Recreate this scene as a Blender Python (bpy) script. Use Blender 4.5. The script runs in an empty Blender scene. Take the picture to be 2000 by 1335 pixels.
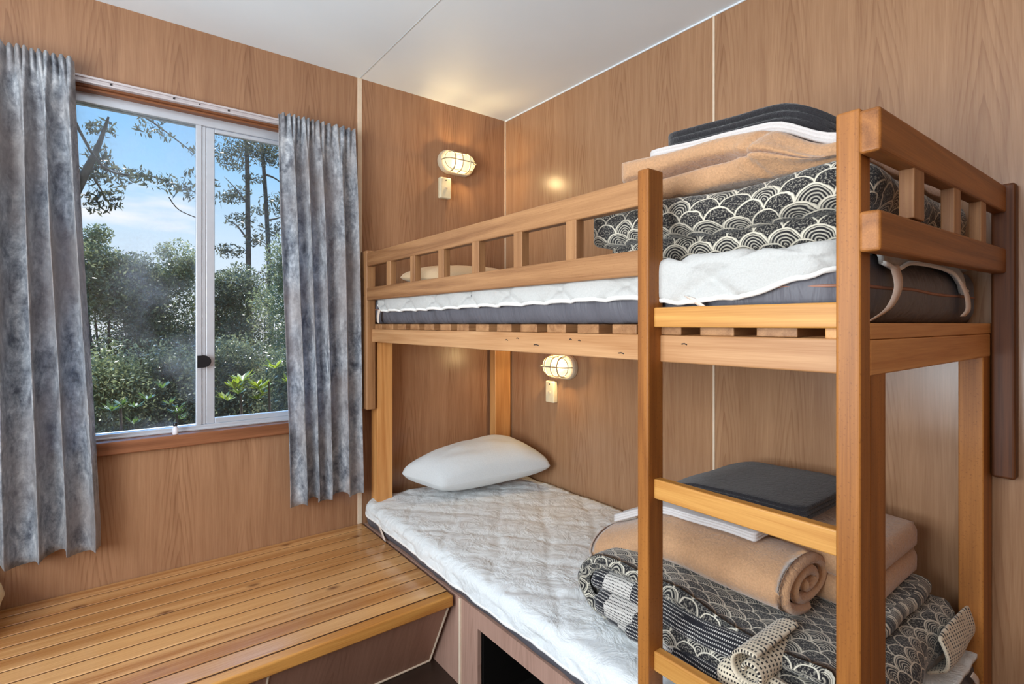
import bpy, math, random
import numpy as np
from mathutils import Vector, noise as mn
random.seed(7)
rng = np.random.default_rng(7)
SC = bpy.context.scene
COL = SC.collection
R = math.radians
PI = math.pi

# ------------------------------------------------------------------ camera
CX, CY, CZ = -1.698, -2.258, 1.308
YAW = math.atan(789/1022)
cam = bpy.data.cameras.new('camera')
cam.sensor_width = 36; cam.lens = 36*1022/2000; cam.shift_y = -35.5/2000
cam.clip_start = .02; cam.clip_end = 200
camo = bpy.data.objects.new('camera', cam); COL.objects.link(camo)
camo.location = (CX, CY, CZ); camo.rotation_euler = (R(90), 0, -YAW)
SC.camera = camo
SC.view_settings.view_transform = 'Standard'; SC.view_settings.look = 'None'
SC.view_settings.gamma = 1; SC.view_settings.exposure = 0.22
SC.view_settings.use_curve_mapping = False

# ------------------------------------------------------------------ node helpers
class NT:
    """tiny wrapper for building node graphs"""
    def __init__(s, tree): s.t = tree; s.n = tree.nodes; s.l = tree.links
    def new(s, typ, **kw):
        nd = s.n.new(typ)
        for k, v in kw.items(): setattr(nd, k, v)
        return nd
    def put(s, sock, v):
        if isinstance(v, bpy.types.NodeSocket): s.l.new(v, sock)
        elif v is not None: sock.default_value = v
    def m(s, op, a, b=None, c=None, clamp=False):
        nd = s.new('ShaderNodeMath', operation=op); nd.use_clamp = clamp
        s.put(nd.inputs[0], a); s.put(nd.inputs[1], b)
        if c is not None: s.put(nd.inputs[2], c)
        return nd.outputs[0]
    def noise(s, vec, scale=1., detail=3., rough=.5, dist=0.):
        nd = s.new('ShaderNodeTexNoise'); s.put(nd.inputs['Vector'], vec)
        nd.inputs['Scale'].default_value = scale; nd.inputs['Detail'].default_value = detail
        nd.inputs['Roughness'].default_value = rough; nd.inputs['Distortion'].default_value = dist
        return nd.outputs['Fac']
    def vec(s, x, y, z):
        nd = s.new('ShaderNodeCombineXYZ')
        for i, v in enumerate((x, y, z)): s.put(nd.inputs[i], v)
        return nd.outputs[0]
    def sep(s, v):
        nd = s.new('ShaderNodeSeparateXYZ'); s.l.new(v, nd.inputs[0]); return nd.outputs
    def scale(s, v, sc, loc=(0, 0, 0)):
        nd = s.new('ShaderNodeMapping'); s.l.new(v, nd.inputs[0])
        nd.inputs['Scale'].default_value = sc; nd.inputs['Location'].default_value = loc
        return nd.outputs[0]
    def ramp(s, f, stops, interp='LINEAR'):
        nd = s.new('ShaderNodeValToRGB'); s.put(nd.inputs[0], f); cr = nd.color_ramp
        cr.interpolation = interp
        while len(cr.elements) < len(stops): cr.elements.new(.5)
        for e, (p, c) in zip(cr.elements, stops): e.position = p; e.color = c
        return nd.outputs[0]
    def mix(s, f, a, b, typ='MIX'):
        nd = s.new('ShaderNodeMix', data_type='RGBA', blend_type=typ)
        s.put(nd.inputs[0], f); s.put(nd.inputs[6], a); s.put(nd.inputs[7], b)
        return nd.outputs[2]
    def step(s, f, lo, hi, a=0., b=1.):
        nd = s.new('ShaderNodeMapRange'); nd.clamp = True
        s.put(nd.inputs[0], f)
        for i, v in enumerate((lo, hi, a, b)): nd.inputs[i+1].default_value = v
        return nd.outputs[0]
    def bump(s, h, strength=.3, dist=.002):
        nd = s.new('ShaderNodeBump'); s.put(nd.inputs['Height'], h)
        nd.inputs['Strength'].default_value = strength; nd.inputs['Distance'].default_value = dist
        return nd.outputs[0]

def srgb(r, g, b):
    f = lambda c: (c/255/12.92) if c/255 <= .04045 else ((c/255+.055)/1.055)**2.4
    return (f(r), f(g), f(b), 1)

def material(name, rough=.5, color=None, spec=.5, metal=0., sheen=0.):
    m = bpy.data.materials.new(name); m.use_nodes = True
    t = NT(m.node_tree); p = t.n['Principled BSDF']
    p.inputs['Roughness'].default_value = rough; p.inputs['Metallic'].default_value = metal
    p.inputs['Specular IOR Level'].default_value = spec
    if sheen: p.inputs['Sheen Weight'].default_value = sheen
    if color: p.inputs['Base Color'].default_value = color
    return m, t, p

def objco(t): return t.new('ShaderNodeTexCoord').outputs['Object']
def uvco(t): return t.new('ShaderNodeTexCoord').outputs['UV']

def mat_plain(name, rgb, rough=.5, spec=.5, metal=0., nscale=30, namt=.06, bump=0., bscale=200, sheen=0.):
    m, t, p = material(name, rough, None, spec, metal, sheen)
    c = objco(t); n = t.noise(c, nscale, 3)
    a = srgb(*rgb); lo = tuple(v*(1-namt) for v in a[:3])+(1,); hi = tuple(min(1, v*(1+namt)) for v in a[:3])+(1,)
    t.put(p.inputs['Base Color'], t.ramp(n, [(.3, lo), (.7, hi)]))
    if bump: t.put(p.inputs['Normal'], t.bump(t.noise(c, bscale, 2), bump, .002))
    return m

def mat_laminate(name, axis, base=(176, 132, 98), dark=(130, 89, 62), rough=.26):
    """wood print wall board, vertical grain with pointed figure"""
    m, t, p = material(name, rough)
    s = t.sep(objco(t)); u = s[axis]; v = s[2]
    wob = t.noise(t.vec(t.m('MULTIPLY', u, 5.), t.m('MULTIPLY', v, 1.2), 0), 1, 2)
    uu = t.m('ADD', u, t.m('MULTIPLY', t.m('SUBTRACT', wob, .5), .03))
    fine = t.noise(t.vec(t.m('MULTIPLY', uu, 260.), t.m('MULTIPLY', v, 7.), 0), 1, 3, .6)
    mid = t.noise(t.vec(t.m('MULTIPLY', uu, 45.), t.m('MULTIPLY', v, 1.6), 3.), 1, 3, .6)
    big = t.noise(t.vec(t.m('MULTIPLY', uu, 7.), t.m('MULTIPLY', v, .5), 9.), 1, 2)
    cell = t.m('DIVIDE', t.m('ADD', uu, t.m('MULTIPLY', t.m('SUBTRACT', wob, .5), .05)), .23)
    ci = t.m('FLOOR', cell)
    au = t.m('ABSOLUTE', t.m('SUBTRACT', t.m('FRACT', cell), .5))
    ph = t.m('ADD', t.m('MULTIPLY', v, 7.), t.m('MULTIPLY', t.m('POWER', t.m('MULTIPLY', au, 2.), 1.25), 9.))
    ph = t.m('ADD', ph, t.m('MULTIPLY', ci, 2.37))
    ph = t.m('ADD', ph, t.m('MULTIPLY', mid, .5))
    line = t.step(t.m('FRACT', ph), .55, .95)
    mz = t.noise(t.vec(t.m('MULTIPLY', ci, 3.3), t.m('MULTIPLY', v, 2.3), 4.), 1, 1)
    mask = t.m('MULTIPLY', t.step(au, .14, .34, 1., 0.), t.step(mz, .36, .52))
    f = t.m('ADD', t.m('MULTIPLY', fine, .42), t.m('MULTIPLY', mid, .40))
    f = t.m('ADD', f, t.m('MULTIPLY', big, .28))
    f = t.m('SUBTRACT', f, t.m('MULTIPLY', t.m('MULTIPLY', line, mask), .14))
    c = t.ramp(f, [(.28, srgb(*dark)), (.72, srgb(*base))])
    t.put(p.inputs['Base Color'], c)
    t.put(p.inputs['Normal'], t.bump(fine, .04, .001))
    return m

def mat_timber(name, axis, light, dark, rough=.38, rings=14., knots=0., speck=0., spec=.45, plank=0.):
    """solid timber, grain running along the given axis"""
    m, t, p = material(name, rough if rough < .3 else rough+.12, spec=spec if rough < .3 else .3)
    co = objco(t); sc = [1., 1., 1.]; sc[axis] = .045
    v = t.scale(co, sc)
    w = t.noise(v, rings, 2, .5, .25)
    ring = t.m('PINGPONG', t.m('MULTIPLY', w, 9.), 1.)
    sf = [420., 420., 420.]; sf[axis] = 9.
    fine = t.noise(t.scale(co, sf), 1, 2)
    f = t.m('ADD', t.m('MULTIPLY', ring, .4), t.m('MULTIPLY', fine, .6))
    big = t.noise(t.scale(co, sc, (3, 3, 3)), 5, 2)
    f = t.m('ADD', f, t.m('MULTIPLY', t.m('SUBTRACT', big, .5), .7))
    if plank:
        wn = t.new('ShaderNodeTexWhiteNoise', noise_dimensions='1D')
        t.put(wn.inputs['W'], t.m('FLOOR', t.m('DIVIDE', t.m('SUBTRACT', t.sep(co)[1], .399), plank)))
        f = t.m('ADD', f, t.m('MULTIPLY', t.m('SUBTRACT', wn.outputs['Value'], .5), .35))
    c = t.ramp(f, [(.15, srgb(*dark)), (.85, srgb(*light))])
    if knots:
        vo = t.new('ShaderNodeTexVoronoi', voronoi_dimensions='2D'); sk = [9., 9., 9.]; sk[axis] = 4.5
        t.l.new(t.scale(co, sk), vo.inputs['Vector']); vo.inputs['Scale'].default_value = 1.
        k = t.step(vo.outputs['Distance'], .03, .13, 1., 0.)
        sel = t.step(t.sep(vo.outputs['Color'])[0], 1-knots, 1-knots+.02)
        c = t.mix(t.m('MULTIPLY', t.m('MULTIPLY', k, sel), .75), c, srgb(92, 48, 22))
    if speck:
        sn = t.noise(co, 260, 2); c = t.mix(t.step(sn, .60, .75, 0, speck), c, srgb(110, 62, 25))
    t.put(p.inputs['Base Color'], c)
    t.put(p.inputs['Normal'], t.bump(fine, .06, .001))
    return m

def scallop_nodes(t, uv, cell=.085):
    """overlapping scale pattern: returns (distance 0..1, hash, edge)"""
    s = t.sep(uv); u = t.m('DIVIDE', s[0], cell); v = t.m('DIVIDE', s[1], cell)
    wob = t.noise(uv, 26, 2)
    u = t.m('ADD', u, t.m('MULTIPLY', t.m('SUBTRACT', wob, .5), .22))
    v = t.m('ADD', v, t.m('MULTIPLY', t.m('SUBTRACT', wob, .5), .2))
    h = .42; R0 = .55
    res = None
    for k in (0, 1):
        i = t.m('SUBTRACT', t.m('FLOOR', t.m('DIVIDE', v, h)), float(k))
        off = t.m('MULTIPLY', t.m('PINGPONG', i, 1.), .5)
        us = t.m('ADD', u, off)
        lu = t.m('SUBTRACT', t.m('FRACT', us), .5)
        dv = t.m('SUBTRACT', v, t.m('MULTIPLY', i, h))
        d = t.m('SQRT', t.m('ADD', t.m('POWER', lu, 2.), t.m('MULTIPLY', t.m('POWER', t.m('ABSOLUTE', dv), 2.), 1.)))
        d = t.m('DIVIDE', d, R0)
        wn = t.new('ShaderNodeTexWhiteNoise', noise_dimensions='2D')
        t.l.new(t.vec(t.m('FLOOR', us), i, 0), wn.inputs['Vector'])
        hs = wn.outputs['Value']
        if res is None: res = (d, hs)
        else:
            ins = t.m('LESS_THAN', d, 1.)
            def sel(a, b): return t.m('ADD', t.m('MULTIPLY', a, ins), t.m('MULTIPLY', b, t.m('SUBTRACT', 1., ins)))
            res = (sel(d, res[0]), sel(hs, res[1]))
    return res

def mat_scallop(name, dark=(34, 33, 36), cream=(205, 196, 178), cell=.085):
    m, t, p = material(name, .9, spec=.15, sheen=.2)
    uv = uvco(t); d, hs = scallop_nodes(t, uv, cell)
    rings = t.step(t.m('PINGPONG', t.m('MULTIPLY', d, 11.), 1.), .38, .85)
    sn = t.noise(uv, 260, 2, .7)
    speck = t.step(sn, .5, .62)
    kind = t.m('GREATER_THAN', hs, .5)
    fill = t.m('ADD', t.m('MULTIPLY', rings, kind), t.m('MULTIPLY', t.m('MULTIPLY', speck, .55), t.m('SUBTRACT', 1., kind)))
    edge = t.m('MULTIPLY', t.step(d, .88, .91), t.step(d, .97, 1.02, 1., 0.))
    f = t.m('MAXIMUM', t.m('MULTIPLY', fill, .72), edge)
    t.put(p.inputs['Base Color'], t.mix(f, srgb(*dark), srgb(*cream)))
    t.put(p.inputs['Normal'], t.bump(t.noise(uv, 30, 3), .5, .01))
    return m

def mat_dashes(name, ground, mark, row=.0085, dash=.0042, bands=0., solid=True):
    """rows of short dashes; rows are counted over v, dashes along u"""
    m, t, p = material(name, .9, spec=.15, sheen=.2)
    s = t.sep(uvco(t)); u, v = s[0], s[1]
    wob = t.noise(uvco(t), 22, 2)
    vv = t.m('ADD', v, t.m('MULTIPLY', t.m('SUBTRACT', wob, .5), .006))
    r = t.m('DIVIDE', vv, row); fr = t.m('FRACT', r); ri = t.m('FLOOR', r)
    dd = t.m('FRACT', t.m('ADD', t.m('DIVIDE', u, dash), t.m('MULTIPLY', ri, .37)))
    on = t.m('MULTIPLY', t.m('GREATER_THAN', dd, .42), t.m('MULTIPLY', t.step(fr, .25, .35), t.step(fr, .65, .75, 1, 0)))
    gap = t.noise(t.vec(t.m('MULTIPLY', u, 9.), t.m('MULTIPLY', ri, 2.7), 0), 1, 1)
    on = t.m('MULTIPLY', on, t.step(gap, .33, .40))
    a = t.mix(on, srgb(*ground), srgb(*mark))
    if bands:
        b = t.m('MODULO', t.m('ABSOLUTE', t.m('ADD', u, .37)), bands)
        isb = t.m('LESS_THAN', b, bands*.2)
        a = t.mix(isb, a, t.mix(on, srgb(*mark), srgb(*ground)))
    t.put(p.inputs['Base Color'], a)
    t.put(p.inputs['Normal'], t.bump(t.noise(uvco(t), 40, 3), .5, .01))
    return m

def mat_cloth(name, rgb, rough=.9, wr=12, wamt=.4, wdist=.01, fine=350, famt=.2, sheen=.2, var=.08, aniso=None):
    m, t, p = material(name, rough, spec=.2, sheen=sheen)
    co = objco(t)
    a = srgb(*rgb); lo = tuple(v*(1-var) for v in a[:3])+(1,)
    t.put(p.inputs['Base Color'], t.ramp(t.noise(co, fine, 2), [(.35, lo), (.65, a)]))
    c2 = t.scale(co, aniso) if aniso else co
    h = t.m('ADD', t.noise(c2, wr, 4, .6, .6), t.m('MULTIPLY', t.noise(co, fine, 2), famt*.1))
    t.put(p.inputs['Normal'], t.bump(h, wamt, wdist))
    return m

M = {}
M['lam_x'] = mat_laminate('laminate_window_wall', 0)
M['lam_y'] = mat_laminate('laminate_right_wall', 1, (178, 137, 102), (136, 95, 66))
M['lam_low'] = mat_laminate('laminate_bed_base', 1, (190, 152, 134), (150, 114, 98), .4)
M['lam_lowx'] = mat_laminate('laminate_bench_panel', 0, (176, 134, 112), (142, 102, 82), .4)
M['ceil'] = mat_plain('ceiling_paint', (234, 241, 246), .6, .3, nscale=3, namt=.02)
M['seam'] = mat_plain('ceiling_joint', (196, 198, 198), .7)
M['strip'] = mat_plain('joint_strip', (226, 205, 180), .5)
M['floor'] = mat_plain('dark_floor', (52, 36, 28), .5, nscale=8, namt=.25)
M['groove'] = mat_plain('groove_dirt', (74, 44, 20), .8, .2)
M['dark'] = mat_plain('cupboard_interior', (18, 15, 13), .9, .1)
HW = ((174, 128, 86), (126, 84, 52))
PN = ((218, 160, 98), (178, 114, 58))
for ax, s in enumerate('xyz'):
    M['hard_'+s] = mat_timber('hardwood_'+s, ax, *HW, rough=.36, speck=.25)
    M['pine_'+s] = mat_timber('pine_'+s, ax, *PN, rough=.34)
M['rail'] = mat_timber('pale_rail_pine', 1, (196, 150, 106), (162, 112, 70), .34, rings=18)
M['gold_z'] = mat_timber('ladder_timber', 2, (172, 110, 50), (124, 72, 28), .34, speck=.6)
M['gold_y'] = mat_timber('rung_timber', 1, (208, 154, 82), (172, 112, 50), .32)
M['deep_z'] = mat_timber('dark_hardwood', 2, (112, 66, 36), (70, 36, 16), .38, rings=22)
M['end_x'] = mat_timber('end_guard_timber', 0, (166, 106, 52), (116, 68, 28), .36, speck=.3)
M['bench'] = mat_timber('bench_pine', 0, (222, 170, 112), (166, 108, 56), .24, rings=7, knots=.32, spec=.8, plank=.068)
M['benchedge'] = mat_timber('bench_edge_pine', 0, (206, 146, 74), (160, 98, 42), .3)
M['sill'] = mat_timber('red_sill_timber', 0, (152, 98, 66), (108, 64, 38), .35)
M['alu'] = mat_plain('aluminium', (208, 211, 218), .34, .5, .45, namt=.03)
M['track'] = mat_plain('painted_track', (206, 196, 196), .4, .5, .2)
M['screw'] = mat_plain('screw_metal', (60, 55, 55), .4, .5, .6)
M['black'] = mat_plain('black_plastic', (22, 23, 26), .35)
M['cream'] = mat_plain('cream_plastic', (226, 212, 178), .4)
M['lampbase'] = mat_plain('lamp_base_plastic', (206, 190, 164), .45)
M['cage'] = mat_plain('lamp_cage_plastic', (170, 155, 128), .45)
M['vinyl'] = mat_cloth('grey_mattress_vinyl', (98, 96, 102), .45, 7, .5, .02, 300, .1, 0, .05, (1, 3, .4))
M['piping'] = mat_plain('brown_piping', (150, 104, 84), .6)
M['topper'] = mat_cloth('white_protector', (188, 186, 182), .85, 16, .5, .014)
M['topperlow'] = mat_cloth('pale_grey_protector', (226, 228, 227), .85, 13, .75, .02)
M['hem'] = mat_cloth('hem_binding', (236, 232, 226), .8, 30, .2, .003)
M['strap'] = mat_cloth('elastic_strap', (226, 206, 190), .8, 60, .2, .002)
M['pillow'] = mat_cloth('grey_pillow_cotton', (212, 214, 214), .85, 5, .3, .02)
M['pillowb'] = mat_cloth('beige_pillow_cotton', (224, 192, 152), .85, 6, .3, .02)
M['fleece'] = mat_cloth('tan_fleece', (190, 146, 108), 1., 60, .5, .008, 240, 2., .35, .16)
M['towel'] = mat_cloth('charcoal_terry', (48, 46, 49), 1., 90, .6, .006, 420, 3., .25, .35)
M['sheet'] = mat_cloth('white_sheet_cotton', (206, 199, 196), .8, 18, .3, .008)
M['scal'] = mat_scallop('scale_print_duvet', cell=.060)
M['scal2'] = mat_scallop('scale_print_duvet_rolled', cell=.050)
M['stripe'] = mat_dashes('dashed_reverse', (30, 30, 36), (196, 190, 182), bands=.42)
M['creamdash'] = mat_dashes('cream_dashed_border', (214, 200, 176), (36, 32, 34), .012, .006)

# curtain fabric: mottled blue grey and taupe, with some light passing through
def mat_curtain():
    m, t, p = material('mottled_curtain', .62, spec=.35, sheen=.3)
    co = objco(t); v = t.scale(co, (1.2, 1, .55))
    n1 = t.noise(v, 22, 6, .72, .5); n2 = t.noise(co, 60, 3, .7); n3 = t.noise(v, 5, 2)
    f = t.m('ADD', t.m('MULTIPLY', n1, .7), t.m('MULTIPLY', n2, .3))
    c = t.ramp(f, [(.38, srgb(98, 102, 112)), (.46, srgb(150, 154, 162)), (.54, srgb(192, 195, 200)), (.64, srgb(238, 239, 240))])
    c = t.mix(t.step(n3, .42, .62, 0, .62), c, srgb(180, 166, 160), 'MIX')
    t.put(p.inputs['Base Color'], c)
    t.put(p.inputs['Normal'], t.bump(n2, .15, .003))
    tr = t.new('ShaderNodeBsdfTranslucent'); t.put(tr.inputs['Color'], t.mix(.35, c, srgb(220, 225, 235)))
    mx = t.new('ShaderNodeMixShader'); mx.inputs[0].default_value = .38
    t.l.new(p.outputs[0], mx.inputs[1]); t.l.new(tr.outputs[0], mx.inputs[2])
    t.l.new(mx.outputs[0], t.n['Material Output'].inputs[0])
    return m
M['curtain'] = mat_curtain()

def mat_glass(dust):
    m, t, p = material('window_glass', .9)
    tr = t.new('ShaderNodeBsdfTransparent'); gl = t.new('ShaderNodeBsdfGlossy'); gl.inputs['Roughness'].default_value = .02
    df = t.new('ShaderNodeBsdfDiffuse'); df.inputs['Color'].default_value = srgb(205, 215, 230)
    co = objco(t); n = t.noise(co, 3.2, 4, .6); sp = t.noise(co, 90, 2)
    fr = t.new('ShaderNodeFresnel'); fr.inputs[0].default_value = 1.35
    m1 = t.new('ShaderNodeMixShader'); t.put(m1.inputs[0], fr.outputs[0])
    t.l.new(tr.outputs[0], m1.inputs[1]); t.l.new(gl.outputs[0], m1.inputs[2])
    fac = t.m('MULTIPLY', t.step(n, .42, .75, 0.01, dust), t.step(sp, .3, .7, .6, 1.))
    m2 = t.new('ShaderNodeMixShader'); t.put(m2.inputs[0], fac)
    t.l.new(m1.outputs[0], m2.inputs[1]); t.l.new(df.outputs[0], m2.inputs[2])
    t.l.new(m2.outputs[0], t.n['Material Output'].inputs[0])
    return m
M['glass1'] = mat_glass(.22); M['glass2'] = mat_glass(.06)

def mat_lampglass():
    m, t, p = material('lit_lamp_glass', .4, srgb(255, 240, 205))
    n = t.noise(objco(t), 9, 1)
    em = t.new('ShaderNodeEmission'); em.inputs['Color'].default_value = (1, .84, .55, 1); em.inputs['Strength'].default_value = 1.05
    tr = t.new('ShaderNodeBsdfTransparent'); tr.inputs[0].default_value = (1, .95, .85, 1)
    mx = t.new('ShaderNodeMixShader'); t.put(mx.inputs[0], t.step(n, .3, .7, .55, .7))
    t.l.new(tr.outputs[0], mx.inputs[1]); t.l.new(em.outputs[0], mx.inputs[2]); t.l.new(mx.outputs[0], t.n['Material Output'].inputs[0])
    return m
M['lampglass'] = mat_lampglass()

def mat_leaf(name, rgb1, rgb2, rough=.3, trans=.5):
    m, t, p = material(name, rough, spec=.5)
    co = objco(t); n = t.noise(co, 9, 3, .7)
    c = t.ramp(n, [(.35, srgb(*rgb1)), (.65, srgb(*rgb2))])
    t.put(p.inputs['Base Color'], c)
    tr = t.new('ShaderNodeBsdfTranslucent'); t.put(tr.inputs['Color'], c)
    mx = t.new('ShaderNodeMixShader'); mx.inputs[0].default_value = trans
    t.l.new(p.outputs[0], mx.inputs[1]); t.l.new(tr.outputs[0], mx.inputs[2])
    t.l.new(mx.outputs[0], t.n['Material Output'].inputs[0])
    return m
M['leaf'] = mat_leaf('bush_leaf', (104, 112, 72), (160, 164, 120))
M['leafd'] = mat_leaf('dark_leaf', (84, 92, 68), (136, 142, 108))
M['leafg'] = mat_leaf('gum_leaf', (60, 62, 46), (104, 102, 76))
M['leafb'] = mat_leaf('bright_leaf', (118, 136, 30), (160, 170, 52), trans=.5)
M['leafm'] = mat_leaf('mid_green_leaf', (70, 92, 40), (100, 122, 58))
M['bark'] = mat_plain('grey_bark', (88, 78, 68), .9, .2, nscale=12, namt=.35, bump=.6, bscale=30)
M['soil'] = mat_plain('leaf_litter', (104, 96, 78), .95, .1, nscale=14, namt=.4)
M['render'] = mat_plain('outside_board', (170, 170, 165), .8)

# ------------------------------------------------------------------ world and lights
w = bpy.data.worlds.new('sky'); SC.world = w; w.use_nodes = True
t = NT(w.node_tree)
for n_ in list(t.n): t.n.remove(n_)
co = t.new('ShaderNodeTexCoord').outputs['Generated']; z = t.sep(co)[2]
grad = t.ramp(z, [(0., srgb(238, 245, 252)), (.14, srgb(206, 231, 252)), (.25, srgb(160, 210, 252)), (.38, srgb(118, 186, 248)), (1., srgb(88, 150, 226))])
cl = t.noise(t.scale(co, (1, 1, 2.6)), 3.4, 5, .6, .3)
skyc = t.mix(t.step(cl, .60, .74, 0, .9), grad, srgb(250, 251, 255))
# bright glow added near the sun, above the view, to light the room
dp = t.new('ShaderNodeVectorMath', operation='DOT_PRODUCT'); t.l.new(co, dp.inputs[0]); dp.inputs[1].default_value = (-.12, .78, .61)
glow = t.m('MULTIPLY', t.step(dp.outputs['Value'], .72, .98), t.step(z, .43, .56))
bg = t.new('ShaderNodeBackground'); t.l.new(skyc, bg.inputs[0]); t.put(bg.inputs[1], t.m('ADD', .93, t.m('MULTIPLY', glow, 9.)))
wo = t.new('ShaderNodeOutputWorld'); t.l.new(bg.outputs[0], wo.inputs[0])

def light(name, typ, loc, energy, color=(1, 1, 1), **kw):
    l = bpy.data.lights.new(name, typ); l.energy = energy; l.color = color
    for k, v in kw.items(): setattr(l, k, v)
    o = bpy.data.objects.new(name, l); COL.objects.link(o); o.location = loc
    return o
def aim(o, target):
    o.rotation_euler = (Vector(target)-o.location).to_track_quat('-Z', 'Y').to_euler()

s_ = light('sun', 'SUN', (0, 8, 10), 7., (1, .96, .88), angle=R(1)); aim(s_, (0-.6, 8-5.2, 10-8.2))
a_ = light('side_fill_light', 'AREA', (-2.73, -1.6, 1.40), 54, (.85, .94, 1), shape='RECTANGLE', size=1.3, size_y=1.1); aim(a_, (-.6, -1.35, 1.85))  # added fill from the left, through an unseen opening in the left wall
b_ = light('rear_fill_light', 'POINT', (-2.42, -2.75, 1.70), 14, (.92, .96, 1), shadow_soft_size=.22)  # added point light behind the camera, brightens ceiling and room

# ------------------------------------------------------------------ mesh helpers
class Mesh:
    def __init__(s): s.v = []; s.f = []; s.uv = {}; s.nb = 0
    def add(s, vs, fs, uvs=None):
        b = len(s.v); s.v += [tuple(v) for v in vs]
        for i, f in enumerate(fs):
            if uvs: s.uv[len(s.f)] = uvs[i]
            s.f.append([b+k for k in f])
        return s
    def box(s, a, b):
        x0, x1 = sorted((a[0], b[0])); y0, y1 = sorted((a[1], b[1])); z0, z1 = sorted((a[2], b[2]))
        vs = [(x0, y0, z0), (x1, y0, z0), (x1, y1, z0), (x0, y1, z0), (x0, y0, z1), (x1, y0, z1), (x1, y1, z1), (x0, y1, z1)]
        return s.add(vs, [(0, 3, 2, 1), (4, 5, 6, 7), (0, 1, 5, 4), (1, 2, 6, 5), (2, 3, 7, 6), (3, 0, 4, 7)])
    def tube(s, pts, rad, n=10, closed=False):
        pts = [Vector(p) for p in pts]; N = len(pts)
        rads = rad if isinstance(rad, (list, tuple)) else [rad]*N
        rings = []; up = None
        for i, p in enumerate(pts):
            if closed: d = pts[(i+1) % N]-pts[i-1]
            else: d = pts[min(i+1, N-1)]-pts[max(i-1, 0)]
            d.normalize()
            if up is None: up = Vector((0, 0, 1)) if abs(d.z) < .9 else Vector((1, 0, 0))
            a = (up-d*up.dot(d)).normalized(); up = a; b = d.cross(a)
            rings.append([p+(a*math.cos(2*PI*k/n)+b*math.sin(2*PI*k/n))*rads[i] for k in range(n)])
        base = len(s.v)
        for r in rings: s.v += [tuple(q) for q in r]
        for i in range(N if closed else N-1):
            for k in range(n):
                s.f.append([base+i*n+k, base+i*n+(k+1) % n, base+((i+1) % N)*n+(k+1) % n, base+((i+1) % N)*n+k])
        if not closed:
            s.f.append([base+k for k in reversed(range(n))]); s.f.append([base+(N-1)*n+k for k in range(n)])
        return s
    def lathe(s, prof, c, axis='z', n=24):
        base = len(s.v)
        for r, h in prof:
            for k in range(n):
                a = 2*PI*k/n; s.v.append((c[0]+r*math.cos(a), c[1]+r*math.sin(a), c[2]+h))
        for i in range(len(prof)-1):
            for k in range(n): s.f.append([base+i*n+k, base+i*n+(k+1) % n, base+(i+1)*n+(k+1) % n, base+(i+1)*n+k])
        s.f.append([base+k for k in reversed(range(n))]); s.f.append([base+(len(prof)-1)*n+k for k in range(n)])
        return s

def obj(name, m, mat, parent=None, loc=None, smooth=False, bevel=0., sub=0, solid=0.):
    L = Vector(loc) if loc is not None else (Vector(parent['_L']) if parent is not None else Vector((0, 0, 0)))
    me = bpy.data.meshes.new(name)
    me.from_pydata([(v[0]-L.x, v[1]-L.y, v[2]-L.z) for v in m.v], [], m.f)
    if m.uv:
        ul = me.uv_layers.new(name='UVMap')
        for pi, poly in enumerate(me.polygons):
            u = m.uv.get(pi)
            if u:
                for k, li in enumerate(poly.loop_indices): ul.data[li].uv = u[k]
    mats = mat if isinstance(mat, (list, tuple)) else [mat]
    for q in mats: me.materials.append(q)
    me.update()
    o = bpy.data.objects.new(name, me); COL.objects.link(o)
    if parent is not None: o.parent = parent
    else: o.location = L
    o['_L'] = tuple(L)
    if smooth: me.polygons.foreach_set('use_smooth', [True]*len(me.polygons))
    if bevel:
        b = o.modifiers.new('bevel', 'BEVEL'); b.width = bevel; b.segments = 3; b.limit_method = 'ANGLE'
    if solid:
        b = o.modifiers.new('solid', 'SOLIDIFY'); b.thickness = solid
    if sub:
        b = o.modifiers.new('sub', 'SUBSURF'); b.levels = sub; b.render_levels = sub
    return o
def box(name, a, b, mat, parent=None, bevel=.003, loc=None):
    return obj(name, Mesh().box(a, b), mat, parent, loc=loc, bevel=bevel)
def tag(o, label, cat, group=None, kind=None):
    o['label'] = label; o['category'] = cat
    if group: o['group'] = group
    if kind: o['kind'] = kind
    return o
def thing(name, label, cat, loc, group=None):
    o = bpy.data.objects.new(name, None); COL.objects.link(o); o.location = loc; o['_L'] = tuple(loc)
    o.empty_display_size = .1
    return tag(o, label, cat, group)
def struct(o, label, cat):
    o['kind'] = 'structure'; o['label'] = label; o['category'] = cat; return o

def ns(p, s=1., seed=0.): return mn.noise(Vector((p[0]*s+seed, p[1]*s+seed*1.7, p[2]*s-seed)))

def catmull(P, k=6):
    out = []
    for i in range(len(P)-1):
        p0 = P[max(i-1, 0)]; p1 = P[i]; p2 = P[i+1]; p3 = P[min(i+2, len(P)-1)]
        for j in range(k):
            u = j/k
            out.append(tuple(.5*((2*b)+(-a+c)*u+(2*a-5*b+4*c-d)*u*u+(-a+3*b-3*c+d)*u**3) for a, b, c, d in zip(p0, p1, p2, p3)))
    out.append(tuple(P[-1])); return out

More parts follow.
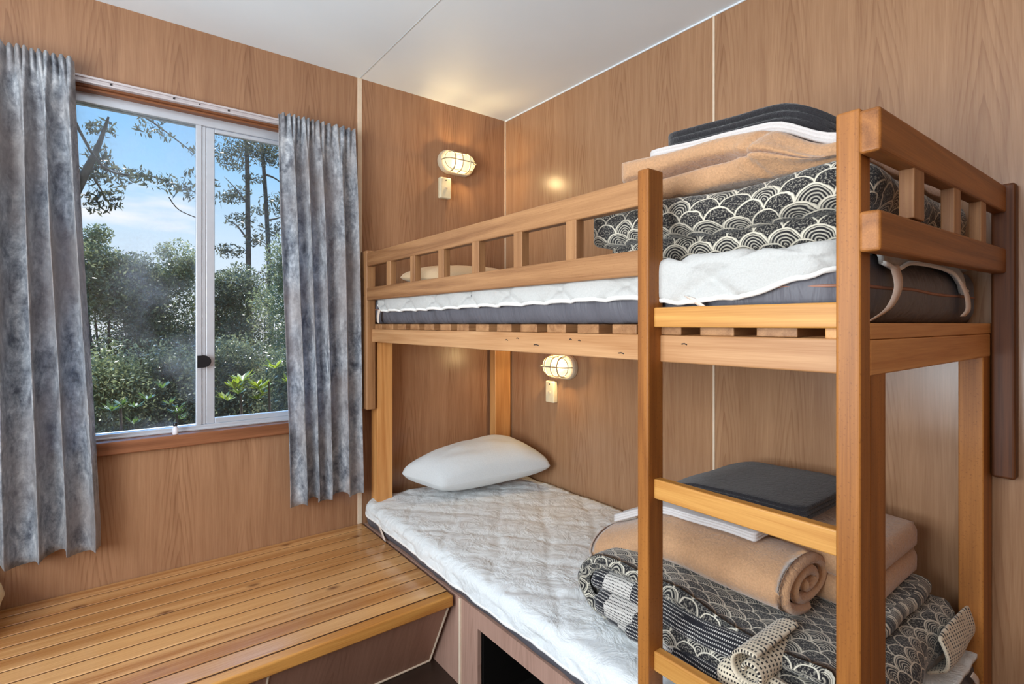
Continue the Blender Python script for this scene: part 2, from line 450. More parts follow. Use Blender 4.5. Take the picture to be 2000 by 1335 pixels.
def slab(x0, x1, y0, y1, z0, z1, layers=1, rad=.05, edge=1., pinch=.25, warp=None, nz=9, uvs=1., seg=.02, flat=None):
    """folded cloth or cushion: rounded plan, each layer bulging at its edge.
    edge scales how deep the grooves between the layers are."""
    mesh = Mesh()
    W, D = x1-x0, y1-y0; rad = min(rad, W/2-.001, D/2-.001)
    pts = []
    def line(a, b):
        n = max(1, int(math.dist(a, b)/seg))
        for i in range(n): pts.append((a[0]+(b[0]-a[0])*i/n, a[1]+(b[1]-a[1])*i/n))
    def arc(cx, cy, a0):
        n = max(3, int(rad*PI/2/seg*1.2))
        for i in range(n):
            a = a0+PI/2*i/n; pts.append((cx+rad*math.cos(a), cy+rad*math.sin(a)))
    line((x0+rad, y0), (x1-rad, y0)); arc(x1-rad, y0+rad, -PI/2)
    line((x1, y0+rad), (x1, y1-rad)); arc(x1-rad, y1-rad, 0)
    line((x1-rad, y1), (x0+rad, y1)); arc(x0+rad, y1-rad, PI/2)
    line((x0, y1-rad), (x0, y0+rad)); arc(x0+rad, y0+rad, PI)
    n = len(pts); cx, cy = (x0+x1)/2, (y0+y1)/2
    per = [0.]
    for i in range(n): per.append(per[-1]+math.dist(pts[i], pts[(i+1) % n]))
    H = z1-z0; lh = H/layers
    prof = []                         # (inset, z)
    steps = max(3, nz)
    for L in range(layers):
        for k in range(steps+1):
            q = k/steps
            a = -PI/2+PI*q
            ins = lh*.5*(1-math.cos(a))*edge
            if L > 0 and k == 0: continue
            zz = z0+lh*L+lh*(.5+.5*math.sin(a))
            # the groove between layers goes deeper than the layer's own rounding
            prof.append((ins, zz))
    insmax = lh*.5*edge
    half = min(W, D)/2
    ncap = 7
    bot = [(insmax+(half*.97-insmax)*(1-j/ncap), z0) for j in range(ncap)]
    top = [(insmax+(half*.97-insmax)*((j+1)/ncap), z1) for j in range(ncap)]
    prof = bot+prof+top
    cum = [0.]
    for i in range(1, len(prof)): cum.append(cum[-1]+math.dist(prof[i], prof[i-1]))
    vs = []
    for ins, zz in prof:
        for (px, py) in pts:
            # inset toward the inner skeleton of the rectangle
            ix = min(max(px, x0+ins), x1-ins) if W > 2*ins else cx
            iy = min(max(py, y0+ins), y1-ins) if D > 2*ins else cy
            kx = (ix-cx)*(1-.0) ; ky = (iy-cy)
            p = (cx+kx, cy+ky, zz)
            vs.append(warp(*p) if warp else p)
    fs = []; uv = []
    for r in range(len(prof)-1):
        for k in range(n):
            fs.append((r*n+k, r*n+(k+1) % n, (r+1)*n+(k+1) % n, (r+1)*n+k))
            uv.append(((per[k]*uvs, cum[r]*uvs), (per[k+1]*uvs, cum[r]*uvs), (per[k+1]*uvs, cum[r+1]*uvs), (per[k]*uvs, cum[r+1]*uvs)))
    fs.append(tuple(reversed(range(n)))); uv.append([(0, 0)]*n)
    b = (len(prof)-1)*n
    fs.append(tuple(b+k for k in range(n))); uv.append([(0, 0)]*n)
    mesh.add(vs, fs, uv)
    return mesh

def ribbon(path, thick, a, b, place, nu=24, warp=None, taper=.02, k=5, flip=False, tvar=0.):
    """cloth layer of given thickness following a 2D path, swept from a to b.
    place(s, p, q) -> world point, s sweep position, (p, q) path plane"""
    P = catmull(path, k); n = len(P)
    nor = []
    for i in range(n):
        d = (P[min(i+1, n-1)][0]-P[max(i-1, 0)][0], P[min(i+1, n-1)][1]-P[max(i-1, 0)][1])
        l = math.hypot(*d) or 1; nor.append((-d[1]/l, d[0]/l))
    cum = [0.]
    for i in range(1, n): cum.append(cum[-1]+math.dist(P[i], P[i-1]))
    mesh = Mesh(); vs = []; ring = 2*n+8
    us = [a+(b-a)*j/nu for j in range(nu+1)]
    us = [a, a+(b-a)*.01, a+(b-a)*.03]+us[1:-1]+[b-(b-a)*.03, b-(b-a)*.01, b]
    vcoord = []
    for j, u in enumerate(us):
        e = min(abs(u-a), abs(b-u)); f = math.sqrt(max(0, 1-(1-min(1, e/taper))**2))*.92+.08
        rg = []
        for i in range(n): 
            h = thick*.5*f*(1+tvar*ns((P[i][0], P[i][1], u), 9))
            rg.append((P[i][0]+nor[i][0]*h, P[i][1]+nor[i][1]*h))
        h = thick*.5*f; an = math.atan2(nor[-1][1], nor[-1][0])
        for c in range(1, 5): rg.append((P[-1][0]+h*math.cos(an-PI*c/5), P[-1][1]+h*math.sin(an-PI*c/5)))
        for i in reversed(range(n)):
            h = thick*.5*f*(1+tvar*ns((P[i][0], P[i][1], u), 9))
            rg.append((P[i][0]-nor[i][0]*h, P[i][1]-nor[i][1]*h))
        h = thick*.5*f; an = math.atan2(-nor[0][1], -nor[0][0])
        for c in range(1, 5): rg.append((P[0][0]+h*math.cos(an-PI*c/5), P[0][1]+h*math.sin(an-PI*c/5)))
        for p, q in rg:
            w3 = place(u, p, q); vs.append(warp(*w3) if warp else w3)
    cc = cum+[cum[-1]]*4+[cum[-1]+cum[-1]-x for x in reversed(cum)]+[2*cum[-1]]*4+[2*cum[-1]]
    fs = []; uv = []
    for j in range(len(us)-1):
        for i in range(ring):
            i2 = (i+1) % ring
            q = (j*ring+i, j*ring+i2, (j+1)*ring+i2, (j+1)*ring+i)
            w0, w1 = cc[i], cc[i+1]
            if flip: uvq = ((w0, us[j]), (w1, us[j]), (w1, us[j+1]), (w0, us[j+1]))
            else: uvq = ((us[j], w0), (us[j], w1), (us[j+1], w1), (us[j+1], w0))
            fs.append(q); uv.append(uvq)
    # end caps as strips between the two sides
    for base in (0, (len(us)-1)*ring):
        for i in range(n-1):
            q = (base+i, base+i+1, base+2*n+4-2-i, base+2*n+4-1-i)
            uu_ = ((cum[i], 0), (cum[i+1], 0), (cum[i+1], thick), (cum[i], thick))
            fs.append(q if base else tuple(reversed(q))); uv.append(uu_ if base else tuple(reversed(uu_)))
    mesh.add(vs, fs, uv)
    return mesh

# ================================================================== SETTING
FZ = .13   # floor level
X0, X1, Y0, Y1, CE = -2.75, 0., -3.3, 0., 2.4
struct(box('floor', (X0, Y0, FZ-.05), (X1, Y1, FZ), M['floor'], bevel=0), 'dark brown floor glimpsed under the bench and bed', 'floor')
struct(box('ceiling', (X0, Y0, CE), (X1+.1, Y1+.1, CE+.06), M['ceil'], bevel=0), 'pale grey-white ceiling with one joint line', 'ceiling')
# window wall with an opening
WX0, WX1, WZ0, WZ1 = -1.93, -.88, .862, 2.13
wm = Mesh()
wm.box((X0, 0, FZ), (WX0, .09, CE)).box((WX1, 0, FZ), (X1+.1, .09, CE)).box((WX0, 0, FZ), (WX1, .09, WZ0)).box((WX0, 0, WZ1), (WX1, .09, CE))
struct(obj('wall_back', wm, M['lam_x']), 'woodgrain laminate wall holding the window and curtains', 'wall')
struct(box('wall_right', (0, Y0, FZ), (.09, 0, CE), M['lam_y'], bevel=0), 'woodgrain laminate wall along the long side of the bunk', 'wall')
wl = Mesh(); wl.box((X0-.09, -.9, FZ), (X0, 0, CE)).box((X0-.09, Y0, FZ), (X0, -2.3, CE)).box((X0-.09, -2.3, 2.1), (X0, -.9, CE)).box((X0-.09, -2.3, FZ), (X0, -.9, .8))
struct(obj('wall_left', wl, M['lam_y']), 'woodgrain laminate wall left of the bench, outside the picture', 'wall')
struct(box('wall_front', (X0, Y0-.09, FZ), (X1, Y0, CE), M['lam_x'], bevel=0), 'woodgrain laminate wall behind the viewer', 'wall')
def trim(n, a, b, label, bev=.0015, mat='strip'):
    return struct(box('trim_%d' % n, a, b, M[mat], bevel=bev), label, 'trim')
trim(1, (-.822, -.004, .42), (-.802, .001, CE), 'cream joint strip on the window wall right of the curtain')
trim(2, (-.004, -1.233, .5), (.001, -1.225, CE), 'thin cream joint strip on the long wall behind the bunk')
trim(3, (-.006, -.006, .5), (0, 0, CE), 'cream corner bead where the two walls meet', mat='strip')
trim(4, (-.006, Y0, CE-.006), (0, 0, CE), 'thin white bead between long wall and ceiling', mat='ceil')
trim(5, (-.812, Y0, CE-.0012), (-.809, 0, CE), 'thin joint line running across the ceiling', mat='seam', bev=0)

# ---- window
win = bpy.data.objects.new('window_1', None); COL.objects.link(win); win['_L'] = (-1.4, 0, .9); win.location = (-1.4, 0, .9)
struct(win, 'aluminium sliding window with timber lining looking onto trees', 'window')
lin = Mesh()
lin.box((WX0, -.012, 2.10), (WX1, .09, WZ1)).box((WX0, -.012, .9), (WX0+.02, .09, 2.10)).box((WX1-.02, -.012, .9), (WX1, .09, 2.10))
obj('timber_lining', lin, M['sill'], win, bevel=.003)
box('lining_bead', (WX0+.02, -.002, 2.092), (WX1-.02, .03, 2.1), M['sill'], win, bevel=.002)
box('window_sill', (WX0, -.026, .862), (WX1, .09, .907), M['sill'], win, bevel=.004)
GX0, GX1, GZ0, GZ1 = WX0+.02, WX1-.02, .907, 2.10
fr = Mesh()
fr.box((GX0, .032, GZ0), (GX0+.035, .08, GZ1)).box((GX1-.035, .032, GZ0), (GX1, .08, GZ1))
fr.box((GX0+.035, .032, GZ1-.040), (GX1-.035, .08, GZ1)).box((GX0+.035, .032, GZ0), (GX1-.035, .08, GZ0+.018))
fr.box((GX0+.035, .026, GZ0), (GX1-.035, .032, GZ0+.007))
ofr = obj('outer_frame', fr, M['alu'], win, bevel=.002)
st = Mesh()
st.box((-1.436, .030, GZ0+.018), (-1.416, .046, GZ1-.04)).box((-1.416, .036, GZ0+.018), (-1.402, .05, GZ1-.04))
stl = obj('fixed_stile', st, M['alu'], win, bevel=.003)
sa = Mesh()
sa.box((-1.402, .04, GZ0+.018), (-1.372, .062, GZ1-.04)).box((GX1-.06, .04, GZ0+.018), (GX1-.035, .062, GZ1-.04))
sa.box((-1.372, .04, GZ0+.018), (GX1-.06, .062, GZ0+.038)).box((-1.372, .04, GZ1-.056), (GX1-.06, .062, GZ1-.04))
sas = obj('sliding_sash', sa, M['alu'], win, bevel=.003)
obj('glass_pane', Mesh().box((GX0+.035, .052, GZ0+.018), (-1.43, .056, GZ1-.04)), M['glass1'], ofr)
obj('glass_pane', Mesh().box((-1.372, .050, GZ0+.038), (GX1-.06, .054, GZ1-.056)), M['glass2'], sas)
lt = Mesh(); pr = []
for k in range(13):
    a = -PI/2+PI*k/12; pr.append((-1.414+.024*math.cos(a), 1.166+.021*math.sin(a)))
pr = [(-1.432, 1.145)]+pr+[(-1.432, 1.187)]
n_ = len(pr)
lt.add([(x, .008, z) for x, z in pr]+[(x, .034, z) for x, z in pr], [tuple(range(n_)), tuple(reversed(range(n_, 2*n_)))]+[(i, (i+1) % n_, n_+(i+1) % n_, n_+i) for i in range(n_)])
la = obj('latch', lt, M['black'], stl, bevel=.002)
la['label'] = 'black latch'
# board added outside, out of view, to keep the high sun off the window
struct(box('trim_6', (-3.2, .09, 2.47), (1.2, .80, 2.53), M['render'], bevel=0), 'unseen board added above the window to block the sun', 'added sun shade')

# ---- curtain track
tr = thing('curtain_track', 'pale metal curtain track screwed above the window', 'curtain track', (-1.45, -.02, 2.11))
tm = Mesh(); tm.box((-2.12, -.030, 2.107), (-.84, 0, 2.113)).box((-2.12, -.024, 2.113), (-.84, 0, 2.122)).box((-2.12, -.030, 2.122), (-.84, 0, 2.129))
tbo = obj('track_body', tm, M['track'], tr, bevel=.001)
for x in (-1.69, -1.51, -1.335, -1.43): 
    m_ = Mesh(); m_.tube([(x, -.0235, 2.1175), (x, -.027, 2.1175)], .0035 if x != -1.43 else .002, 10)
    obj('screw', m_, M['screw'], tbo)

# ---- curtains
def curtain(name, label, xt, xb, zt, zb, folds, seed, amp):
    ncol, nrow = 260, 70
    vs = []; fs = []
    for r in range(nrow+1):
        q = r/nrow; z = zt+(zb-zt)*q
        head = math.exp(-(q/.055)**2)
        for c in range(ncol+1):
            s = c/ncol
            xa = xt[0]+(xt[1]-xt[0])*s; xbm = xb[0]+(xb[1]-xb[0])*s
            x = xa+(xbm-xa)*min(1, q*1.05)**.9
            ss = s+.035*math.sin(7*s+seed)+.012*mn.noise(Vector((s*6+seed, q*1.6, 0)))
            ph = 2*PI*folds*ss+seed
            big = math.sin(ph+.5*mn.noise(Vector((s*3, q*2, seed))))
            big = math.copysign(abs(big)**.8, big)
            A = amp*(.35+.65*min(1, q*3.5))*(1+.35*mn.noise(Vector((s*9, q*2.2, seed+3))))
            y = -.078-A*big*(1-.6*head)
            y += -.009*head*math.sin(ph*3.)
            y += .006*mn.noise(Vector((s*24, q*5, seed)))*(1-head)
            x += .35*A*math.cos(ph)*(1-head)
            zz = z+(.006*math.sin(ph*1.0+1) if r == nrow else 0)+(.010*math.sin(ph*.5+2)*q*q)
            if r <= 2: zz += .004*math.sin(ph*3)
            vs.append((x, min(y, -.034), zz))
    for r in range(nrow):
        for c in range(ncol):
            k = r*(ncol+1)+c; fs.append((k, k+1, k+ncol+2, k+ncol+1))
    m = Mesh().add(vs, fs)
    o = obj(name, m, M['curtain'], None, loc=((xt[0]+xt[1])/2, -.08, zb), smooth=True, solid=.0018)
    return tag(o, label, 'curtain')
curtain('curtain', 'longer mottled blue-grey curtain at the left edge of the window', (-2.10, -1.785), (-2.12, -1.705), 2.152, .575, 5.2, 1.3, .038)
curtain('curtain', 'mottled blue-grey curtain at the right side of the window', (-1.17, -.865), (-1.115, -.838), 2.134, .585, 4.6, 4.1, .026)

# ---- bottle on the sill
bt = thing('bottle', 'tiny white bottle with dark cap on the window sill', 'bottle', (-1.505, -.010, .907))
obj('bottle_body', Mesh().lathe([(.008, 0), (.0095, .002), (.0095, .022), (.006, .027), (.006, .031)], (-1.505, -.010, .907), n=20), mat_plain('white_label', (225, 220, 225), .4), bt, smooth=True)
obj('cap', Mesh().lathe([(.007, .031), (.0075, .033), (.0075, .041), (.006, .043)], (-1.505, -.010, .907), n=20), M['black'], bt, smooth=True)

# ================================================================== BENCH
be = thing('bench', 'slatted pine bench under the window', 'bench', (-1.75, -.4, FZ))
bp = Mesh(); y = -.003; first = True
edges = [-.003, -.069, -.137, -.205, -.273, -.341, -.409, -.477, -.545, -.613, -.681, -.748]
for a, b in zip(edges[:-1], edges[1:]): bp.box((X0+.002, a, .395), (-.803, b+.0056, .42))
obj('bench_top', bp, M['bench'], be, bevel=.0025)
box('front_edge', (X0+.002, -.786, .384), (-.803, -.748, .42), M['benchedge'], be, bevel=.005)
box('groove_backing', (X0+.01, -.748, .398), (-.806, -.006, .4182), M['groove'], be, bevel=0)
pm = Mesh()
pm.add([(X0+.01, -.765, .383), (-.806, -.765, .383), (-.806, -.634, FZ), (X0+.01, -.634, FZ), (X0+.01, -.75, .383), (-.806, -.75, .383), (-.806, -.619, FZ), (X0+.01, -.619, FZ)],
       [(0, 3, 2, 1), (4, 5, 6, 7), (0, 1, 5, 4), (1, 2, 6, 5), (2, 3, 7, 6), (3, 0, 4, 7)])
obj('front_panel', pm, M['lam_lowx'], be)
def barr(p, q, w): return Mesh().tube([p, q], w, 8)
obj('joint_strip', barr((-.809, -.768, .383), (-.809, -.637, FZ+.004), .0035), M['strip'], be)
obj('joint_strip', barr((-1.36, -.766, .383), (-1.36, -.635, FZ+.004), .0035), M['strip'], be)
obj('joint_strip', barr((X0+.02, -.637, FZ+.005), (-.809, -.637, FZ+.005), .004), M['strip'], be)

# ================================================================== LOWER BED BASE
bb = thing('bed_base', 'woodgrain box base with dark open compartment under the lower mattress', 'bed base', (-.4, -1., FZ))
bm = Mesh(); bx0, bx1 = -.79, -.776
bm.box((bx0, -.907, FZ), (bx1, -.004, .418)).box((bx0, -1.96, FZ), (bx1, -1.80, .418)).box((bx0, -1.80, .362), (bx1, -.907, .418))
obj('front_panel', bm, M['lam_low'], bb)
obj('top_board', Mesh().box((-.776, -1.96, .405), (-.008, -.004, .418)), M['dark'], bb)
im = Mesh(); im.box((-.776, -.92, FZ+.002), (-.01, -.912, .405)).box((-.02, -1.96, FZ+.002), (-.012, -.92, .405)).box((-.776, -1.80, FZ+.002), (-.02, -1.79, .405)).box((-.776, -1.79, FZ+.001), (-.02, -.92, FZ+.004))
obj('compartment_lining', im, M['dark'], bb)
box('joint_strip', (-.795, -.813, FZ), (-.789, -.803, .416), M['strip'], bb, bevel=.001)

# ================================================================== BUNK FRAME
bk = thing('bunk_bed', 'timber upper bunk with guard rails and fixed ladder', 'bunk bed', (-.42, -1., .42))
# legs
box('leg', (-.772, -.10, .42), (-.70, -.035, 1.228), M['pine_z'], bk)
box('leg', (-.112, -.062, .42), (-.012, -.012, 1.284), M['pine_z'], bk)
box('leg', (-.798, -1.966, .42), (-.729, -1.922, 1.284), M['gold_z'], bk)  # both foot-end legs take a darker colour for the dimmer light there
box('leg', (-.092, -1.966, .42), (-.008, -1.92, 1.284), M['gold_z'], bk)
# rails carrying the slats
srl = box('side_rail', (-.80, -1.944, 1.230), (-.774, -.012, 1.285), M['rail'], bk)
box('side_rail', (-.034, -1.918, 1.230), (-.012, -.064, 1.285), M['pine_y'], bk)
box('end_rail', (-.80, -1.968, 1.230), (-.036, -1.945, 1.284), M['pine_x'], bk)
box('end_rail', (-.772, -.034, 1.230), (-.114, -.012, 1.284), M['pine_x'], bk)
ys = -.243
sl = []
for k in range(-2, 15): sl.append((ys-.1107*k, ys-.1107*k-.069))
for a, b in sl:
    if b < -1.9: continue
    box('bed_slat', (-.797, b, 1.2855), (-.014, a, 1.307), M['hard_x'], bk, bevel=.002)
box('bed_slat', (-.80, -1.968, 1.2845), (-.014, -1.905, 1.309), M['pine_x'], bk, bevel=.002)
# front guard
gpo = box('guard_post', (-.825, -.113, .94), (-.784, -.045, 1.622), M['hard_z'], bk, bevel=.005)
box('guard_rail', (-.825, -1.566, 1.553), (-.797, -.113, 1.610), M['hard_y'], bk, bevel=.004)
box('guard_rail', (-.825, -1.566, 1.408), (-.797, -.113, 1.462), M['hard_y'], bk, bevel=.004)
for k in range(6): 
    yc = -.328-.2055*k
    box('baluster', (-.824, yc-.018, 1.46), (-.798, yc+.018, 1.555), M['hard_z'], bk, bevel=.002)
for z in (1.45, 1.52, 1.0):
    pass
# ladder
box('ladder_post', (-.84, -1.594, FZ), (-.79, -1.566, 1.622), M['gold_z'], bk, bevel=.004)
box('ladder_post', (-.84, -1.968, FZ), (-.80, -1.935, 1.62), M['gold_z'], bk, bevel=.004)
for zt in (1.341, .994, .645, .30):
    box('ladder_rung', (-.822, -1.936, zt-.040), (-.800, -1.593, zt), M['gold_y'], bk, bevel=.003)
# end guard
def tilt_box(name, x0, x1, y0, y1, za, zb, h, mat, par, bevel):
    m = Mesh()
    m.add([(x0, y0, za-h), (x1, y0, zb-h), (x1, y1, zb-h), (x0, y1, za-h), (x0, y0, za), (x1, y0, zb), (x1, y1, zb), (x0, y1, za)],
          [(0, 3, 2, 1), (4, 5, 6, 7), (0, 1, 5, 4), (1, 2, 6, 5), (2, 3, 7, 6), (3, 0, 4, 7)])
    return obj(name, m, mat, par, bevel=bevel)
box('guard_post', (-.038, -2.012, .945), (-.002, -1.969, 1.636), M['deep_z'], bk, bevel=.006)
tilt_box('guard_rail', -.85, -.036, -1.996, -1.9685, 1.612, 1.630, .062, M['end_x'], bk, .005)
tilt_box('guard_rail', -.85, -.036, -1.996, -1.9685, 1.468, 1.484, .058, M['end_x'], bk, .005)
for xc, hw in ((-.667, .026), (-.44, .022), (-.237, .021)):
    box('baluster', (xc-hw, -1.993, 1.475), (xc+hw, -1.972, 1.565), M['hard_z'], bk, bevel=.002)
# small dark marks on the pale side rail
for (yy, zz, l) in ((-1.07, 1.262, .012), (-1.12, 1.268, .01), (-1.20, 1.252, .02), (-1.33, 1.270, .008), (-1.36, 1.268, .007), (-1.49, 1.243, .015), (-1.65, 1.268, .012)):
    k_ = obj('dark_nick', Mesh().tube([(-.8003, yy-l/2, zz-.001), (-.8003, yy, zz+.001), (-.8003, yy+l/2, zz)], .0013, 6), M['screw'], srl)
for (xx, yy, zz) in ((-.8255, -.085, 1.50), (-.8255, -.085, 1.385), (-.8255, -.085, 1.03), (-.8255, -.085, 1.43)):
    obj('screw_hole', Mesh().tube([(xx, yy, zz), (xx+.002, yy, zz)], .003, 8), M['screw'], gpo)

# ================================================================== LAMPS
def lamp(label, c, right, out, swc, seedname):
    """oval bulkhead lamp; right and out are unit vectors on / off the wall"""
    r = Vector(right); o = Vector(out); up = Vector((0, 0, 1)); c = Vector(c)
    t_ = thing('bulkhead_lamp', label, 'wall lamp', tuple(c))
    def stad(hw, hh, n=40):
        pts = []
        e = hw-hh
        for k in range(n):
            a = 2*PI*k/n; pts.append((hh*math.cos(a)+(e if math.cos(a) >= 0 else -e), hh*math.sin(a)))
        return pts
    def loft(levels, close=True):
        m = Mesh(); N = len(levels[0][0]); vs = []
        for pts, d in levels:
            for u, v in pts: vs.append(tuple(c+r*u+up*v+o*d))
        fs = []
        for i in range(len(levels)-1):
            for k in range(N): fs.append((i*N+k, i*N+(k+1) % N, (i+1)*N+(k+1) % N, (i+1)*N+k))
        fs.append(tuple(reversed(range(N)))); fs.append(tuple((len(levels)-1)*N+k for k in range(N)))
        return m.add(vs, fs)
    lb_ = obj('lamp_base', loft([(stad(.102, .058), .001), (stad(.102, .058), .018), (stad(.098, .054), .026), (stad(.088, .044), .028)]), M['lampbase'], t_, smooth=False, bevel=.002)
    lv = []
    for k in range(8):
        a = PI/2*k/7; s = math.cos(a); lv.append((stad(.040+.046*s if s > .02 else .04, .002+.040*s), .028+.045*math.sin(a)))
    g = obj('lamp_glass', loft(lv), M['lampglass'], t_, smooth=True)
    g['label'] = 'glowing frosted glass'
    cg = Mesh()
    def arcpts(fix, vertical):
        out_ = []
        for k in range(17):
            a = PI*k/16
            if vertical: out_.append(tuple(c+r*fix+up*(.047*math.cos(a))+o*(.028+.050*math.sin(a)**.7)))
            else: out_.append(tuple(c+up*fix+r*(.092*math.cos(a))+o*(.028+(.050)*min(1, math.sin(a)*1.6)**.6)))
        return out_
    for fx in (-.042, 0.0, .042): cg.tube(arcpts(fx, True), .003, 8)
    cg.tube(arcpts(0, False), .003, 8)
    ring = [tuple(c+r*u+up*v+o*.05) for u, v in stad(.086, .041)]
    cg.tube(ring, .0022, 8, closed=True)
    obj('cage', cg, M['cage'], lb_, smooth=True)
    pl = light('lamp_bulb', 'POINT', tuple(c+o*.048), 8., (1, .74, .38), shadow_soft_size=.012)
    # switch box
    s = Vector(swc)
    w_, h_, d_ = .030, .051, .028
    sw = thing('switch_box', 'cream pull switch box under the '+seedname, 'switch', tuple(s))
    p1 = s-r*w_-up*h_+o*.001; p2 = s+r*w_+up*h_+o*d_
    swb = obj('switch_body', Mesh().box(tuple(p1), tuple(p2)), M['cream'], sw, bevel=.005)
    q1 = s-r*.006-up*.006+o*(d_-.001); q2 = s+r*.006+up*.003+o*(d_+.005)
    obj('switch_lever', Mesh().box(tuple(q1), tuple(q2)), M['lampbase'], swb, bevel=.001)
    obj('screw', Mesh().tube([tuple(s+up*.037+o*(d_-.001)), tuple(s+up*.037+o*(d_+.001))], .0035, 10), M['screw'], swb)
    return t_
lamp('lit oval caged wall lamp beside the corner above the upper bunk', (-.318, -.001, 2.110), (1, 0, 0), (0, -1, 0), (-.385, 0, 1.975), 'upper caged lamp')
lamp('lit oval caged wall lamp on the long wall under the upper bunk', (-.001, -.452, 1.108), (0, -1, 0), (-1, 0, 0), (0, -.388, .983), 'lower caged lamp')

# ================================================================== MATTRESSES
def mattress(label, x0, x1, y0, y1, z0, z1, seed):
    def wp(x, y, z):
        e = .004*ns((x, y*2.5, z*3), 5, seed)
        side = max(0, 1-abs(x-x0)/.05)
        return (x-.006*side*math.sin(y*38+3*math.sin(y*9))*(.5+.5*math.sin((z-z0)/(z1-z0)*PI)), y, z+e*(1 if z > (z0+z1)/2 else 0))
    t_ = thing('mattress', label, 'mattress', ((x0+x1)/2, (y0+y1)/2, z0))
    mbo = obj('mattress_body', slab(x0, x1, y0, y1, z0, z1, 1, .05, .45, warp=wp, nz=10), M['vinyl'], t_, smooth=True)
    pp = []
    zc = (z0+z1)/2+.004; e = -.002
    for (a, b) in (((x1-.05, y1+e), (x0+.05, y1+e)),): pass
    R_ = .05; P = []
    for k in range(25): a_ = k/24; P.append((x0-e*.5, y1-R_-(y1-y0-2*R_)*a_))
    for k in range(1, 8): a_ = PI+PI/2*k/8; P.append((x0+R_+R_*math.cos(a_), y0+R_+R_*math.sin(a_)))
    for k in range(25): P.append((x0+R_+(x1-x0-2*R_)*k/24, y0))
    pts = [wp(px, py, zc+.003*math.sin(py*14)) for px, py in P]
    obj('piping', Mesh().tube(pts, .0028, 8), M['piping'], mbo, smooth=True)
    return t_
mattress('dark grey vinyl mattress on the upper bunk slats', -.785, -.02, -1.945, -.03, 1.3085, 1.428, 2.)
mattress('dark grey mattress on the low box base', -.800, -.012, -1.952, -.014, .4185, .522, 5.)

def protector(name, label, x0, x1, y0, y1, zt, drop, mat, wr, seed, th=.010, dropx=.0, enddrop=None, hump=.0, quilt=0., r=.022, fine=9., qa=.010):
    """quilted sheet lying on the mattress and hanging over its front edge"""
    t_ = thing(name, label, 'mattress protector', ((x0+x1)/2, (y0+y1)/2, zt))
    ny = 280; rows = []
    nx = 64
    prof = []
    m = Mesh(); vs = []; cols = None
    for j in range(ny+1):
        y = y1+(y0-y1)*j/ny
        zb = drop(y)
        e_ = min(y1-y, y-y0); kq = max(0, 1-e_/.05); xr = x0+.045*(1-math.sqrt(max(0, 1-kq*kq)))
        P = []
        for i in range(nx+1): P.append((x1+(xr+r-x1)*i/nx, 0., 1))
        for k in range(1, 7):
            a = PI/2*k/6; P.append((xr+r-r*math.sin(a), -(r-r*math.cos(a)), 1-.6*k/6))
        L = max(.001, zt-r-zb)
        for k in range(1, 9): P.append((xr-dropx*math.sin(PI*k/8*.5), -(r+L*k/8), .35))
        row = []
        for (px, dz, wgt) in P:
            z = zt+dz
            n1 = ns((px*1.3+y*.6, y*1.3, 0), fine, seed); n2 = ns((px+y*.8, y*.5-px*.3, 1), fine*2.5, seed)
            rid = 1-abs(n2)*2
            q = 0.
            if quilt:
                pq = px+dz*1.2; a1 = (pq+y*.8+.012*math.sin(px*14))/quilt; a2 = (pq-y*.8+.012*math.sin(y*17))/quilt
                q = -qa*(math.exp(-((a1-round(a1))/.085)**2)+math.exp(-((a2-round(a2))/.085)**2))
            h = wr*(n1*.8+max(0, rid)**3*.7)*wgt+q*wgt
            hx = hump*math.exp(-((y+.25)/.25)**2)*wgt
            if dz < -r: px = px-.0035*math.sin(y*31+2*math.sin(y*7))*(1-wgt)-q*1.0
            row.append((px, y, z+h+hx))
        cols = len(row); vs += row
    # underside
    N = len(vs)
    vs2 = []
    for j in range(ny+1):
        for i in range(cols):
            x, y, z = vs[j*cols+i]
            if i <= nx: vs2.append((x, y, z-th))
            elif i <= nx+6:
                k = (i-nx)/6; vs2.append((x+th*math.sin(PI/2*k), y, z-th*math.cos(PI/2*k)))
            else: vs2.append((x+th, y, z))
    fs = []
    for j in range(ny):
        for i in range(cols-1):
            a = j*cols+i; fs.append((a, a+cols, a+cols+1, a+1)); fs.append((N+a, N+a+1, N+a+cols+1, N+a+cols))
    for j in range(ny):
        a = j*cols+cols-1; fs.append((a, a+cols, N+a+cols, N+a)); a = j*cols; fs.append((a, N+a, N+a+cols, a+cols))
    for i in range(cols-1):
        fs.append((i, i+1, N+i+1, N+i)); a = ny*cols+i; fs.append((a, N+a, N+a+1, a+1))
    m.add(vs+vs2, fs)
    qs_ = obj('quilted_sheet', m, mat, t_, smooth=True)
    hem = [(vs[j*cols+cols-1][0]+th*.35, vs[j*cols+cols-1][1], vs[j*cols+cols-1][2]) for j in range(0, ny+1, 2)]
    obj('hem', Mesh().tube(hem, .0055, 8), M['hem'], qs_, smooth=True)
    return t_, vs, cols

